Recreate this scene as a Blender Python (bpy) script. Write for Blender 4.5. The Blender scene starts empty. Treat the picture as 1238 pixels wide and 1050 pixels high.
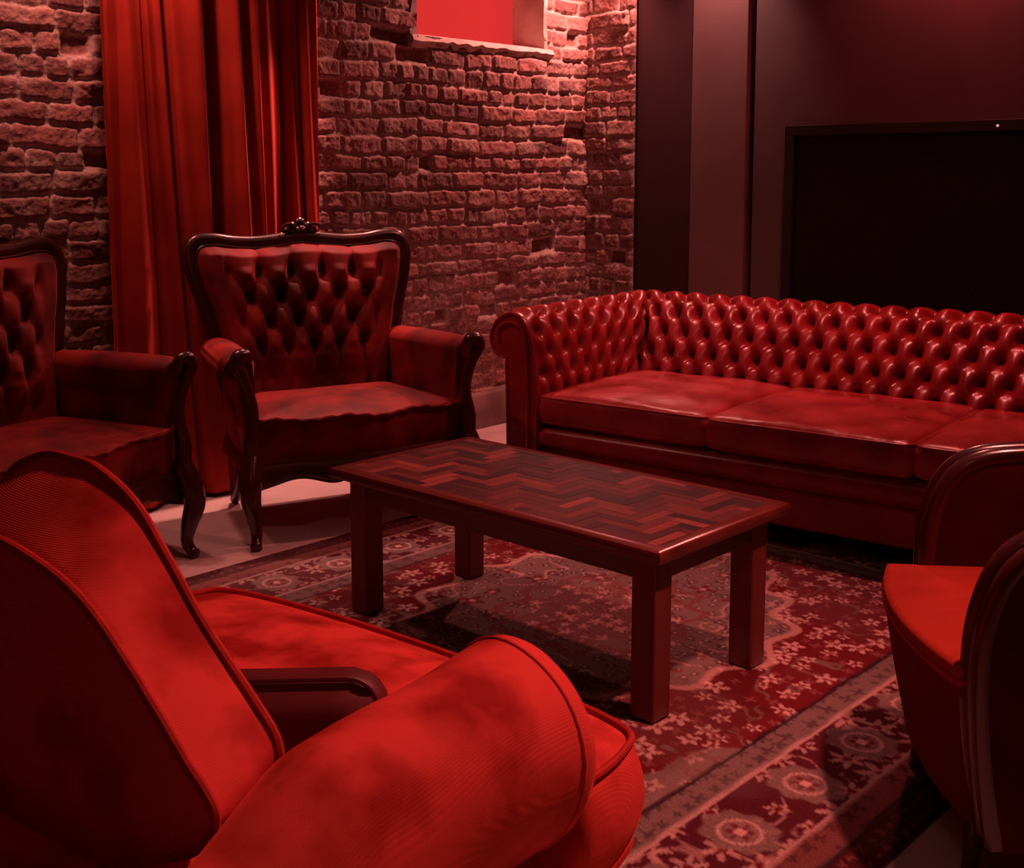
import bpy, math, random
import numpy as np
from math import sin, cos, pi, radians, sqrt, exp
from mathutils import Vector, Matrix

random.seed(7)
RNG = np.random.RandomState(7)
C = bpy.context.scene.collection
SC = bpy.context.scene

# ------------------------------------------------------------------ camera
EYE = 1.35
AZ = radians(42.971)
PITCH = radians(7.0033)
cam_data = bpy.data.cameras.new('camera')
cam = bpy.data.objects.new('camera', cam_data)
C.objects.link(cam)
right = Vector((sin(AZ), -cos(AZ), 0))
fwd = Vector((cos(AZ) * cos(PITCH), sin(AZ) * cos(PITCH), -sin(PITCH)))
up = right.cross(fwd)
m = Matrix((right, up, -fwd)).transposed().to_4x4()
m.translation = Vector((0, 0, EYE))
cam.matrix_world = m
cam_data.sensor_fit = 'HORIZONTAL'
cam_data.sensor_width = 36
cam_data.lens = 36 * 1449 / 1238
cam_data.shift_x = 9 / 1238
cam_data.shift_y = -135 / 1238
cam_data.clip_start = 0.05
SC.camera = cam

# ------------------------------------------------------------------ colour management, world, lights
SC.view_settings.view_transform = 'Standard'
SC.view_settings.look = 'None'
SC.view_settings.gamma = 1
SC.view_settings.use_curve_mapping = False
SC.view_settings.exposure = 0.0

world = bpy.data.worlds.new('world')
SC.world = world
world.use_nodes = True
world.node_tree.nodes['Background'].inputs[0].default_value = (0.02, 0.004, 0.004, 1)
world.node_tree.nodes['Background'].inputs[1].default_value = 0.3

RED = (1.0, 0.07, 0.055)
PINK = (1.0, 0.30, 0.26)

def spot(name, loc, target, power, colour, angle=100, blend=0.6, size=0.08):
    l = bpy.data.lights.new(name, 'SPOT')
    l.energy = power; l.color = colour; l.spot_size = radians(angle); l.spot_blend = blend
    l.shadow_soft_size = size
    o = bpy.data.objects.new(name, l); C.objects.link(o)
    o.location = loc
    d = Vector(target) - Vector(loc)
    o.rotation_euler = d.to_track_quat('-Z', 'Y').to_euler()
    return o

def area(name, loc, target, power, colour, size=0.5):
    l = bpy.data.lights.new(name, 'AREA')
    l.energy = power; l.color = colour; l.size = size
    o = bpy.data.objects.new(name, l); C.objects.link(o)
    o.location = loc
    d = Vector(target) - Vector(loc)
    o.rotation_euler = d.to_track_quat('-Z', 'Y').to_euler()
    return o

# ceiling spots of the room, and added fill lights
spot('ceiling_spot_brick', (5.33, 4.00, 2.74), (4.40, 4.55, 0.9), 155, (1, .30, .26), 112, 0.7, 0.04)
spot('ceiling_spot_brick_left', (1.75, 4.08, 2.74), (2.0, 4.5, 1.4), 24, (1, .28, .24), 112, 0.8, 0.04)
spot('ceiling_spot_curtain', (2.30, 4.02, 2.74), (2.75, 4.14, 0.0), 58, (1, .32, .26), 95, 0.8, 0.05)
spot('ceiling_spot_sofa', (4.35, 2.25, 2.74), (4.0, 2.3, 0.2), 124, (1, .22, .20), 112, 0.8, 0.06)
spot('ceiling_spot_front', (2.62, .50, 2.74), (1.65, 1.2, 0.5), 275, (1, .24, .20), 88, 0.9, 0.06)
spot('fill_behind_camera', (-.2, -.3, 2.74), (1.3, 1.0, 0.4), 14, (1, .30, .27), 120, 1.0, 0.2)  # added fill from behind the camera, lifts the dark rear faces
spot('floor_fill_behind_chairs', (3.75, 4.18, 2.74), (2.80, 4.02, 0.0), 260, (1, .36, .31), 40, 0.6, 0.04)  # added light, only brightens the floor patch behind the armchairs
spot('ceiling_spot_wall', (5.22, 2.25, 2.76), (5.45, 2.25, 1.9), 55, (1, .12, .12), 140, 1.0, 0.05)
spot('ceiling_spot_pilaster', (5.10, 3.45, 2.76), (5.45, 3.52, 2.1), 60, (1, .38, .36), 80, 1.0, 0.05)
area('room_fill', (2.6, 2.2, 2.76), (2.6, 2.2, 0), 2.5, (1, .5, .48), 3.0)  # added soft fill that lifts the blacks, not a real fixture

# ------------------------------------------------------------------ materials
def new_mat(name):
    mt = bpy.data.materials.new(name); mt.use_nodes = True
    nt = mt.node_tree
    return mt, nt, nt.nodes['Principled BSDF']

def N(nt, typ, **kw):
    n = nt.nodes.new(typ)
    for k, v in kw.items():
        if k in n.inputs.keys(): n.inputs[k].default_value = v
        else: setattr(n, k, v)
    return n

def ramp(nt, fac, c0, c1, p0=0.3, p1=0.7):
    r = nt.nodes.new('ShaderNodeValToRGB')
    r.color_ramp.elements[0].position = p0; r.color_ramp.elements[0].color = (*c0, 1)
    r.color_ramp.elements[1].position = p1; r.color_ramp.elements[1].color = (*c1, 1)
    nt.links.new(fac, r.inputs[0])
    return r.outputs[0]

def noise_mat(name, c0, c1, scale=8, detail=5, rough=0.7, bump=0.2, bscale=60, bdist=0.002, p0=.35, p1=.65,
              stretch=None, sheen=0, coat=0, spec=0.5, rough2=None, sheen_tint=(1, .14, .10), wave=None):
    mt, nt, b = new_mat(name)
    tc = nt.nodes.new('ShaderNodeTexCoord')
    mp = nt.nodes.new('ShaderNodeMapping')
    nt.links.new(tc.outputs['Object'], mp.inputs[0])
    if stretch: mp.inputs['Scale'].default_value = stretch
    n = N(nt, 'ShaderNodeTexNoise', Scale=scale, Detail=detail)
    nt.links.new(mp.outputs[0], n.inputs['Vector'])
    nt.links.new(ramp(nt, n.outputs['Fac'], c0, c1, p0, p1), b.inputs['Base Color'])
    b.inputs['Roughness'].default_value = rough
    if rough2 is not None:
        mr = N(nt, 'ShaderNodeMapRange'); mr.inputs[1].default_value = p0; mr.inputs[2].default_value = p1
        mr.inputs[3].default_value = rough; mr.inputs[4].default_value = rough2
        nt.links.new(n.outputs['Fac'], mr.inputs[0]); nt.links.new(mr.outputs[0], b.inputs['Roughness'])
    b.inputs['Specular IOR Level'].default_value = spec
    b.inputs['Sheen Weight'].default_value = sheen
    b.inputs['Sheen Tint'].default_value = (*sheen_tint, 1)
    b.inputs['Sheen Roughness'].default_value = 0.35
    b.inputs['Coat Weight'].default_value = coat
    b.inputs['Coat Roughness'].default_value = 0.18
    n2 = N(nt, 'ShaderNodeTexNoise', Scale=bscale, Detail=4)
    nt.links.new(mp.outputs[0], n2.inputs['Vector'])
    bp = N(nt, 'ShaderNodeBump', Strength=bump, Distance=bdist)
    nt.links.new(n2.outputs['Fac'], bp.inputs['Height'])
    last = bp
    if wave:
        w = N(nt, 'ShaderNodeTexWave', Scale=wave[1], Distortion=.35, Detail=1)
        w.bands_direction = wave[0]
        nt.links.new(tc.outputs['Object'], w.inputs['Vector'])
        b2 = N(nt, 'ShaderNodeBump', Strength=wave[2], Distance=0.002)
        nt.links.new(w.outputs['Fac'], b2.inputs['Height'])
        nt.links.new(bp.outputs[0], b2.inputs['Normal'])
        last = b2
    nt.links.new(last.outputs[0], b.inputs['Normal'])
    return mt

def attr_mat(name, rough=0.9, bump=0.4, bscale=80, bdist=0.003, spec=0.3, coat=0, mult=None):
    mt, nt, b = new_mat(name)
    a = nt.nodes.new('ShaderNodeVertexColor'); a.layer_name = 'tone'
    tc = nt.nodes.new('ShaderNodeTexCoord')
    n = N(nt, 'ShaderNodeTexNoise', Scale=bscale, Detail=6)
    nt.links.new(tc.outputs['Object'], n.inputs['Vector'])
    mx = nt.nodes.new('ShaderNodeMix'); mx.data_type = 'RGBA'; mx.blend_type = 'MULTIPLY'
    mx.inputs[0].default_value = 1.0
    nt.links.new(a.outputs['Color'], mx.inputs[6])
    lo, hi = mult or (0.6, 1.25)
    nt.links.new(ramp(nt, n.outputs['Fac'], (lo,) * 3, (hi,) * 3, .3, .7), mx.inputs[7])
    nt.links.new(mx.outputs[2], b.inputs['Base Color'])
    b.inputs['Roughness'].default_value = rough
    b.inputs['Specular IOR Level'].default_value = spec
    b.inputs['Coat Weight'].default_value = coat
    b.inputs['Coat Roughness'].default_value = 0.2
    bp = N(nt, 'ShaderNodeBump', Strength=bump, Distance=bdist)
    nt.links.new(n.outputs['Fac'], bp.inputs['Height'])
    nt.links.new(bp.outputs[0], b.inputs['Normal'])
    return mt

M = {}
M['brick'] = attr_mat('rough_brick', 0.85, 0.9, 70, 0.006, 0.35)
M['rug'] = attr_mat('rug_wool', 0.95, 0.5, 260, 0.002, 0.1, mult=(.7, 1.15))
M['parquet'] = attr_mat('parquet_wood', 0.42, 0.25, 120, 0.0010, 0.35, coat=0.08, mult=(.75, 1.15))
M['floor'] = noise_mat('concrete_floor', (.50, .40, .37), (.66, .54, .50), 2.2, 6, 0.75, 0.15, 40, .002)
M['plaster'] = noise_mat('reveal_plaster', (.55, .42, .36), (.8, .66, .58), 6, 6, 0.85, 0.5, 25, .006)
M['plinth'] = noise_mat('plinth_render', (.16, .10, .09), (.28, .18, .16), 5, 6, 0.8, 0.6, 18, .008)
M['paint'] = noise_mat('dark_wall_paint', (.085, .055, .050), (.10, .064, .058), 3, 4, 0.55, 0.08, 120, .001, spec=.35)
M['paint_dark'] = noise_mat('aubergine_wall_paint', (.032, .012, .013), (.040, .015, .016), 3, 4, 0.6, 0.08, 120, .001, spec=.3)
M['paint_rose'] = noise_mat('rose_brown_pilaster_paint', (.14, .080, .072), (.16, .090, .082), 3, 4, 0.5, 0.08, 120, .001, spec=.35)
M['ceiling'] = noise_mat('ceiling_paint', (.04, .03, .03), (.05, .04, .04), 3, 3, 0.9, 0.05, 60, .001)
M['screen'] = noise_mat('black_screen', (.004, .004, .004), (.005, .005, .005), 3, 2, 0.45, 0.0, 60, .001, spec=.25)
M['bezel'] = noise_mat('dark_bezel', (.012, .010, .010), (.016, .012, .012), 3, 2, 0.5, 0.02, 60, .001, spec=.3)
M['curtain'] = noise_mat('red_velvet_curtain', (.30, .022, .012), (.42, .035, .018), 5, 4, 0.75, 0.25, 300, .0006, sheen=0.5, spec=.15)
M['leather'] = noise_mat('red_leather', (.19, .010, .012), (.38, .022, .022), 7, 6, 0.25, 0.30, 90, .0016, p0=.3, p1=.7, rough2=.44, coat=0.12)
M['leather_seat'] = noise_mat('worn_red_leather', (.24, .014, .014), (.46, .038, .034), 5, 8, 0.26, 0.6, 22, .006, p0=.32, p1=.68, rough2=.5, coat=0.1)
M['velvet'] = noise_mat('deep_red_velvet', (.055, .004, .004), (.23, .015, .010), 5, 5, 0.65, 0.3, 350, .0006, sheen=0.35, spec=.2)
M['cord'] = noise_mat('red_corduroy', (.30, .014, .010), (.70, .070, .055), 6.5, 5, 0.8, 0.3, 400, .0008, p0=.36, p1=.56, sheen=0.25, spec=.12, wave=('Y', 150, .12))
M['cord_back'] = noise_mat('red_corduroy_cushion', (.28, .012, .010), (.70, .070, .055), 5, 5, 0.8, 0.3, 400, .0008, p0=.38, p1=.58, sheen=0.25, spec=.12, wave=('Z', 150, .15))
M['piping'] = noise_mat('red_piping', (.36, .020, .016), (.50, .030, .024), 30, 3, 0.7, 0.3, 300, .0008, sheen=.2, spec=.2)
M['maroon'] = noise_mat('maroon_satin', (.07, .004, .005), (.12, .007, .008), 8, 3, 0.55, 0.2, 120, .001, sheen=.1)
M['wool'] = noise_mat('orange_red_wool', (.26, .022, .012), (.36, .034, .018), 6, 4, 0.85, 0.4, 260, .001, sheen=.2, spec=.1)
M['wool_shaded'] = noise_mat('orange_red_wool_shaded', (.10, .008, .009), (.15, .012, .012), 6, 4, 0.85, 0.4, 260, .001, sheen=.1, spec=.1)  # shade put into the colour: darker copy of the seat wool
M['arm_velvet'] = noise_mat('dark_maroon_velvet', (.040, .004, .005), (.065, .006, .007), 6, 4, 0.8, 0.3, 260, .001, spec=.1)
M['mahogany'] = noise_mat('dark_mahogany', (.022, .005, .004), (.055, .010, .008), 6, 6, 0.28, 0.1, 60, .0008, stretch=(1, 1, .15), coat=.35)
M['table_wood'] = noise_mat('red_stained_wood', (.07, .014, .011), (.17, .032, .024), 5, 6, 0.27, 0.15, 60, .0008, stretch=(1, .15, 1), coat=.25)
M['leg_wood'] = noise_mat('red_stained_leg_wood', (.10, .018, .014), (.19, .034, .024), 5, 6, 0.42, 0.15, 60, .0008, stretch=(1, 1, .12), coat=.15)
M['black_wood'] = noise_mat('blackened_wood', (.012, .006, .005), (.02, .01, .008), 6, 4, 0.4, 0.1, 60, .001)
M['brass'] = noise_mat('dull_brass', (.20, .08, .05), (.3, .12, .08), 20, 3, 0.35, 0.1, 60, .001)
mt, nt, b = new_mat('lit_red_pane')
b.inputs['Base Color'].default_value = (.02, .0, .0, 1); b.inputs['Specular IOR Level'].default_value = 0
b.inputs['Emission Color'].default_value = (.68, .030, .028, 1)
b.inputs['Emission Strength'].default_value = 1.0
M['pane'] = mt
mt, nt, b = new_mat('indicator_light')
b.inputs['Emission Color'].default_value = (.6, .35, .35, 1); b.inputs['Emission Strength'].default_value = .8
M['led'] = mt

# ------------------------------------------------------------------ mesh helpers
class MB:
    """collects shapes and links them as ONE mesh object"""
    def __init__(s): s.v = []; s.f = []; s.c = []
    def add(s, v, f, c=None):
        n = len(s.v); s.v.extend([tuple(p) for p in v]); s.f.extend([tuple(i + n for i in q) for q in f])
        return s
    def build(s, name, mat, parent=None, smooth=True, angle=40, bevel=0, tone=None, sub=0):
        me = bpy.data.meshes.new(name)
        me.from_pydata(s.v, [], s.f); me.validate(); me.update()
        if tone is not None:
            ca = me.color_attributes.new('tone', 'FLOAT_COLOR', 'POINT')
            ca.data.foreach_set('color', np.asarray(tone, dtype=np.float32).ravel())
        me.materials.append(mat)
        if smooth:
            me.polygons.foreach_set('use_smooth', [True] * len(me.polygons))
            if angle < 180: me.set_sharp_from_angle(angle=radians(angle))
        o = bpy.data.objects.new(name, me); C.objects.link(o)
        if bevel:
            bm = o.modifiers.new('bevel', 'BEVEL'); bm.width = bevel; bm.segments = 3; bm.limit_method = 'ANGLE'; bm.angle_limit = radians(35)
        if sub:
            sm = o.modifiers.new('subdivision', 'SUBSURF'); sm.levels = sub; sm.render_levels = sub
        if parent: o.parent = parent
        return o

def box(mb, x0, x1, y0, y1, z0, z1):
    v = [(x, y, z) for z in (z0, z1) for y in (y0, y1) for x in (x0, x1)]
    mb.add(v, [(0, 2, 3, 1), (4, 5, 7, 6), (0, 1, 5, 4), (2, 6, 7, 3), (0, 4, 6, 2), (1, 3, 7, 5)])
    return mb

def prism(mb, pts, a0, a1, axis='y'):
    """extrude a 2-D outline; axis y: pts are (x,z); axis x: (y,z); axis z: (x,y)"""
    def P(p, a):
        return {'y': (p[0], a, p[1]), 'x': (a, p[0], p[1]), 'z': (p[0], p[1], a)}[axis]
    n = len(pts)
    v = [P(p, a0) for p in pts] + [P(p, a1) for p in pts]
    f = [tuple(range(n - 1, -1, -1)), tuple(range(n, 2 * n))] + [(i, (i + 1) % n, n + (i + 1) % n, n + i) for i in range(n)]
    mb.add(v, f); return mb

def grid(mb, P, close_u=False, close_v=False, flip=False):
    """P: array (nu, nv, 3)"""
    nu, nv = P.shape[:2]
    f = []
    for i in range(nu if close_u else nu - 1):
        for j in range(nv if close_v else nv - 1):
            a = i * nv + j; b_ = ((i + 1) % nu) * nv + j; c = ((i + 1) % nu) * nv + (j + 1) % nv; d = i * nv + (j + 1) % nv
            f.append((a, b_, c, d) if not flip else (a, d, c, b_))
    mb.add(P.reshape(-1, 3), f)
    return mb

def catmull(pts, n=8, closed=False):
    pts = [np.array(p, float) for p in pts]; out = []
    m_ = len(pts)
    for i in range(m_ if closed else m_ - 1):
        if closed: p0, p1, p2, p3 = pts[i - 1], pts[i], pts[(i + 1) % m_], pts[(i + 2) % m_]
        else: p0, p1, p2, p3 = pts[max(i - 1, 0)], pts[i], pts[i + 1], pts[min(i + 2, m_ - 1)]
        for k in range(n):
            t = k / n
            out.append(.5 * ((2 * p1) + (-p0 + p2) * t + (2 * p0 - 5 * p1 + 4 * p2 - p3) * t * t + (-p0 + 3 * p1 - 3 * p2 + p3) * t ** 3))
    if not closed: out.append(pts[-1])
    return np.array(out)

def resample(pts, n=None, step=None, closed=False):
    pts = np.asarray(pts, float)
    if closed: pts = np.vstack([pts, pts[:1]])
    d = np.r_[0, np.cumsum(np.linalg.norm(np.diff(pts, axis=0), axis=1))]
    if n is None: n = max(2, int(round(d[-1] / step)) + 1)
    t = np.linspace(0, d[-1], n, endpoint=not closed)
    return np.stack([np.interp(t, d, pts[:, k]) for k in range(pts.shape[1])], 1), t

def tube(mb, path, rad, seg=10, closed=False, cap=True, flat=(1, 1), up=(0, 0, 1)):
    path = np.asarray(path, float); n = len(path)
    rad = np.broadcast_to(np.asarray(rad, float), (n,))
    if closed: T = np.roll(path, -1, 0) - np.roll(path, 1, 0)
    else: T = np.gradient(path, axis=0)
    T /= np.linalg.norm(T, axis=1)[:, None] + 1e-9
    u = np.array(up, float)
    if abs(np.dot(u, T[0])) > .95: u = np.array((1., 0, 0))
    nrm = u - T[0] * np.dot(u, T[0]); nrm /= np.linalg.norm(nrm)
    rings = []
    for i in range(n):
        nrm = nrm - T[i] * np.dot(nrm, T[i]); nrm /= np.linalg.norm(nrm)
        b_ = np.cross(T[i], nrm)
        a = np.arange(seg) * 2 * pi / seg
        rings.append(path[i] + rad[i] * (flat[0] * np.cos(a)[:, None] * nrm + flat[1] * np.sin(a)[:, None] * b_))
    P = np.array(rings)
    base = len(mb.v)
    grid(mb, P, close_u=closed, close_v=True, flip=True)
    if cap and not closed:
        mb.f.append(tuple(base + k for k in range(seg)))
        mb.f.append(tuple(base + (n - 1) * seg + k for k in range(seg - 1, -1, -1)))
    return mb

def ball(mb, c, r, seg=10, rings=7, sc=(1, 1, 1)):
    P = np.array([[(c[0] + r * sc[0] * sin(t) * cos(p), c[1] + r * sc[1] * sin(t) * sin(p), c[2] + r * sc[2] * cos(t))
                   for p in np.arange(seg) * 2 * pi / seg] for t in np.linspace(.001, pi - .001, rings)])
    grid(mb, P, close_v=True, flip=False)
    return mb

# value noise -------------------------------------------------------
_tab = RNG.rand(256, 256)
def vnoise(x, y, seed=0):
    x = np.asarray(x, float) + seed * 17.3; y = np.asarray(y, float) + seed * 9.7
    xi = np.floor(x).astype(int); yi = np.floor(y).astype(int)
    fx = x - xi; fy = y - yi
    fx = fx * fx * (3 - 2 * fx); fy = fy * fy * (3 - 2 * fy)
    a = _tab[xi & 255, yi & 255]; b_ = _tab[(xi + 1) & 255, yi & 255]
    c = _tab[xi & 255, (yi + 1) & 255]; d = _tab[(xi + 1) & 255, (yi + 1) & 255]
    return (a * (1 - fx) + b_ * fx) * (1 - fy) + (c * (1 - fx) + d * fx) * fy
def fbm(x, y, o=4, seed=0):
    s = 0; a = .5
    for k in range(o): s = s + a * vnoise(x * 2 ** k, y * 2 ** k, seed + k * 3); a *= .5
    return s

def tag(o, label, cat, group=None, kind=None):
    if label: o['label'] = label
    if cat: o['category'] = cat
    if group: o['group'] = group
    if kind: o['kind'] = kind
    return o
def struct(o): o['kind'] = 'structure'; return o
def thing(name, label, cat, loc=(0, 0, 0), rz=0, group=None):
    o = bpy.data.objects.new(name, None); C.objects.link(o)
    o.empty_display_size = .1
    o.location = loc; o.rotation_euler = (0, 0, rz)
    return tag(o, label, cat, group)
def copy_tree(o, parent=None):
    c = o.copy(); C.objects.link(c)
    if parent: c.parent = parent
    for ch in [x for x in SC.objects if x.parent == o]: copy_tree(ch, c)
    return c

def cushion(mb, x0, x1, y0, y1, z0, z1, r=.03, puff=.015, n=28, amp=0.0, seed=1, side=.006, bow=0.0):
    """soft box: rounded edges, bulging top and bottom, small wrinkles"""
    hx, hy, hz = (x1 - x0) / 2, (y1 - y0) / 2, (z1 - z0) / 2
    cx, cy, cz = (x0 + x1) / 2, (y0 + y1) / 2, (z0 + z1) / 2
    vid = {}; V = []; F = []
    def t_(k, h):
        # finer steps at the rim
        s = k / n * 2 - 1
        return math.copysign(1 - (1 - abs(s)) ** 1.35, s) * h
    m_ = 8
    def tz(k): return (k / m_ * 2 - 1) * hz
    def put(p):
        key = (round(p[0], 5), round(p[1], 5), round(p[2], 5))
        if key in vid: return vid[key]
        q = np.array([max(-hx + r, min(hx - r, p[0])), max(-hy + r, min(hy - r, p[1])), max(-hz + r, min(hz - r, p[2]))])
        d = np.array(p) - q; L = np.linalg.norm(d)
        if L > 1e-9: q = q + d / L * r
        a, b_ = q[0] / hx, q[1] / hy
        e = max(0, 1 - a * a) ** .6 * max(0, 1 - b_ * b_) ** .6
        g = q[2] / hz
        q[2] += math.copysign(puff * e * abs(g), q[2])
        kk = max(0, 1 - g * g)
        if abs(a) > .9: q[0] += math.copysign(side * kk * 2, a)
        if abs(b_) > .9: q[1] += math.copysign(side * kk * 2, b_)
        if bow: q[1] -= bow * (1 - a * a) * (1 - b_) / 2
        if amp and g > 0:
            q[2] += amp * (float(fbm(q[0] * 7 + 3, q[1] * 7, 4, seed)) - .47) * 2 * min(1, e * 2 + .3)
        vid[key] = len(V); V.append((q[0] + cx, q[1] + cy, q[2] + cz)); return vid[key]
    for sgn in (-1, 1):
        for i in range(n):
            for j in range(n):
                a = [put((t_(i + di, hx), t_(j + dj, hy), sgn * hz)) for di, dj in ((0, 0), (1, 0), (1, 1), (0, 1))]
                F.append(tuple(a if sgn > 0 else a[::-1]))
            for j in range(m_):
                a = [put((t_(i + di, hx), sgn * hy, tz(j + dj))) for di, dj in ((0, 0), (1, 0), (1, 1), (0, 1))]
                F.append(tuple(a if sgn < 0 else a[::-1]))
                a = [put((sgn * hx, t_(i + di, hy), tz(j + dj))) for di, dj in ((0, 0), (1, 0), (1, 1), (0, 1))]
                F.append(tuple(a if sgn > 0 else a[::-1]))
    F = [f for f in F if len(set(f)) == 4]
    mb.add(V, F); return mb

def loft_slab(mb, outline_a, outline_b, P, a0, a1, puff_a=0.02, puff_b=0.02, rings=8, band=6, bulge=0.0, edge=0.0):
    """two star-shaped outlines (n,2) in planes a0 and a1, puffed faces and a band between; P(u,v,a)->xyz"""
    A = np.asarray(outline_a, float); B = np.asarray(outline_b, float)
    ca, cb = A.mean(0), B.mean(0); rows = []
    ts = np.linspace(0, 1, rings + 1)[1:]
    ts = 1 - (1 - ts) ** 1.6
    for t in ts: rows.append([P(*(ca + (p - ca) * t), a0 - puff_a * (1 - t ** 3)) for p in A])
    for k in range(1, band):
        t = k / band
        mid = A * (1 - t) + B * t; cm = mid.mean(0)
        rows.append([P(*(cm + (p - cm) * (1 + bulge * sin(pi * t))), a0 * (1 - t) + a1 * t) for p in mid])
    for t in ts[::-1]: rows.append([P(*(cb + (p - cb) * t), a1 + puff_b * (1 - t ** 3)) for p in B])
    R = np.array(rows); n = len(A)
    base = len(mb.v)
    grid(mb, R, close_v=True)
    c0 = len(mb.v); mb.v.append(tuple(P(*ca, a0 - puff_a))); c1 = len(mb.v); mb.v.append(tuple(P(*cb, a1 + puff_b)))
    last = base + (len(R) - 1) * n
    for j in range(n):
        mb.f.append((c0, base + j, base + (j + 1) % n)); mb.f.append((c1, last + (j + 1) % n, last + j))
    return mb

# ------------------------------------------------------------------ room shell
X1, Y1, ZC = 5.45, 4.45, 2.80
X0, Y0 = -1.4, -1.6
mb = MB(); box(mb, X0 - .1, X1 + .3, Y0 - .1, Y1 + .4, -.1, 0); struct(mb.build('floor', M['floor'], smooth=False))
mb = MB(); box(mb, X0 - .1, X1 + .3, Y0 - .1, Y1 + .4, ZC, ZC + .1); struct(mb.build('ceiling', M['ceiling'], smooth=False))
mb = MB(); box(mb, X0 - .1, X0, Y0, Y1, 0, ZC); struct(mb.build('wall_left', M['paint'], smooth=False))
mb = MB(); box(mb, X0 - .1, X1, Y0 - .1, Y0, 0, ZC); struct(mb.build('wall_near', M['paint'], smooth=False))

def brick_field(U, V, seed, vmax):
    """height and colour of an old rough brick wall at the points U, V (metres)"""
    r = np.random.RandomState(seed)
    Uw = U + .030 * (fbm(U * 7, V * 7, 3, seed) - .45)
    Vw = V + .020 * (fbm(U * 1.6, V * 2, 3, seed + 5) - .45) * 2 + .024 * (fbm(U * 11, V * 9, 3, seed + 8) - .45)
    edges = [-.05]
    while edges[-1] < vmax + .2: edges.append(edges[-1] + r.uniform(.078, .102))
    edges = np.array(edges)
    row = np.clip(np.searchsorted(edges, Vw) - 1, 0, len(edges) - 2)
    v0 = edges[row]; v1 = edges[row + 1]
    H = np.zeros_like(U); tone = np.zeros(U.shape + (3,)); de = np.zeros_like(U)
    umin, umax = U.min() - .5, U.max() + .5
    for k in range(len(edges) - 1):
        m_ = row == k
        if not m_.any(): continue
        header = r.rand() < .4
        e = [umin - r.rand() * .3]
        while e[-1] < umax:
            e.append(e[-1] + (r.uniform(.09, .15) if header and r.rand() < .8 else r.uniform(.16, .29)))
        e = np.array(e); nb = len(e)
        prot = r.normal(0, .006, nb); tn = r.uniform(.55, 1.15, nb); hue = r.rand(nb); miss = r.rand(nb) < .035
        tilt = r.normal(0, .05, nb)
        idx = np.clip(np.searchsorted(e, Uw[m_]) - 1, 0, nb - 2)
        du = np.minimum(Uw[m_] - e[idx], e[idx + 1] - Uw[m_])
        dv = np.minimum(Vw[m_] - v0[m_], v1[m_] - Vw[m_])
        rr = .02
        qx = np.maximum(rr - du, 0); qy = np.maximum(rr - dv, 0)
        d = np.where((du < rr) & (dv < rr), rr - np.sqrt(qx ** 2 + qy ** 2), np.minimum(du, dv))
        de[m_] = d
        s = np.clip((d - .002) / .013, 0, 1); s = s * s * (3 - 2 * s)
        inner = .017 + prot[idx] * .8 + tilt[idx] * (Vw[m_] - (v0[m_] + v1[m_]) / 2)
        inner = np.where(miss[idx], -.025, inner)
        H[m_] = inner * s
        base = np.stack([.30 + .10 * hue[idx], .135 + .05 * hue[idx], .115 + .04 * hue[idx]], 1) * tn[idx][:, None]
        mort = np.array([.58, .44, .38])
        tone[m_] = base * s[:, None] + mort * (1 - s[:, None]) * .9
    rough = fbm(U * 28, V * 28, 4, seed + 2) - .47
    big = fbm(U * 4, V * 4, 3, seed + 4) - .45
    H = H + .017 * rough + .035 * big + .008 * (fbm(U * 75, V * 75, 2, seed + 3) - .37)
    st = np.clip((fbm(U * 6, V * 6, 4, seed + 11) - .50) * 6, 0, 1)[..., None]   # lime wash and mortar smears
    tone = tone * (1 - .6 * st) + np.array([.50, .36, .31]) * .6 * st
    return H, tone

def faces_from_mask(nu, nv, mask):
    ii, jj = np.nonzero(mask)
    a = ii * nv + jj
    return np.stack([a, a + nv, a + nv + 1, a + 1], 1)

def big_mesh(name, V, F, tone, mat):
    me = bpy.data.meshes.new(name)
    me.vertices.add(len(V)); me.vertices.foreach_set('co', V.astype(np.float32).ravel())
    me.loops.add(F.size); me.loops.foreach_set('vertex_index', F.astype(np.int32).ravel())
    me.polygons.add(len(F)); me.polygons.foreach_set('loop_start', np.arange(0, F.size, F.shape[1], dtype=np.int32))
    me.update(calc_edges=True); me.validate()
    ca = me.color_attributes.new('tone', 'FLOAT_COLOR', 'POINT')
    ca.data.foreach_set('color', np.concatenate([tone.reshape(-1, 3), np.ones((tone.size // 3, 1))], 1).astype(np.float32).ravel())
    me.polygons.foreach_set('use_smooth', [True] * len(me.polygons))
    me.materials.append(mat)
    o = bpy.data.objects.new(name, me); C.objects.link(o)
    return o

WX0, WX1, WZ0 = 4.118, 5.078, 2.035     # window opening in the brick wall
us = np.unique(np.r_[np.linspace(X0, 1.7, 120), np.linspace(1.7, WX0, 330), np.linspace(WX0, WX1, 135), np.linspace(WX1, X1 + .02, 55)])
vs = np.unique(np.r_[np.linspace(0, WZ0, 290), np.linspace(WZ0, ZC, 110)])
U, V_ = np.meshgrid(us, vs, indexing='ij')
Hh, tone = brick_field(U, V_, 3, ZC)
# rougher rubble at the far left, fade to the flat edge at the opening
P = np.stack([U, Y1 - Hh, V_], -1)
cu = (us[:-1] + us[1:]) / 2; cv = (vs[:-1] + vs[1:]) / 2
mask = ~((cu[:, None] > WX0) & (cu[:, None] < WX1) & (cv[None] > WZ0))
struct(big_mesh('wall_far', P.reshape(-1, 3), faces_from_mask(len(us), len(vs), mask), tone, M['brick']))

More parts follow.
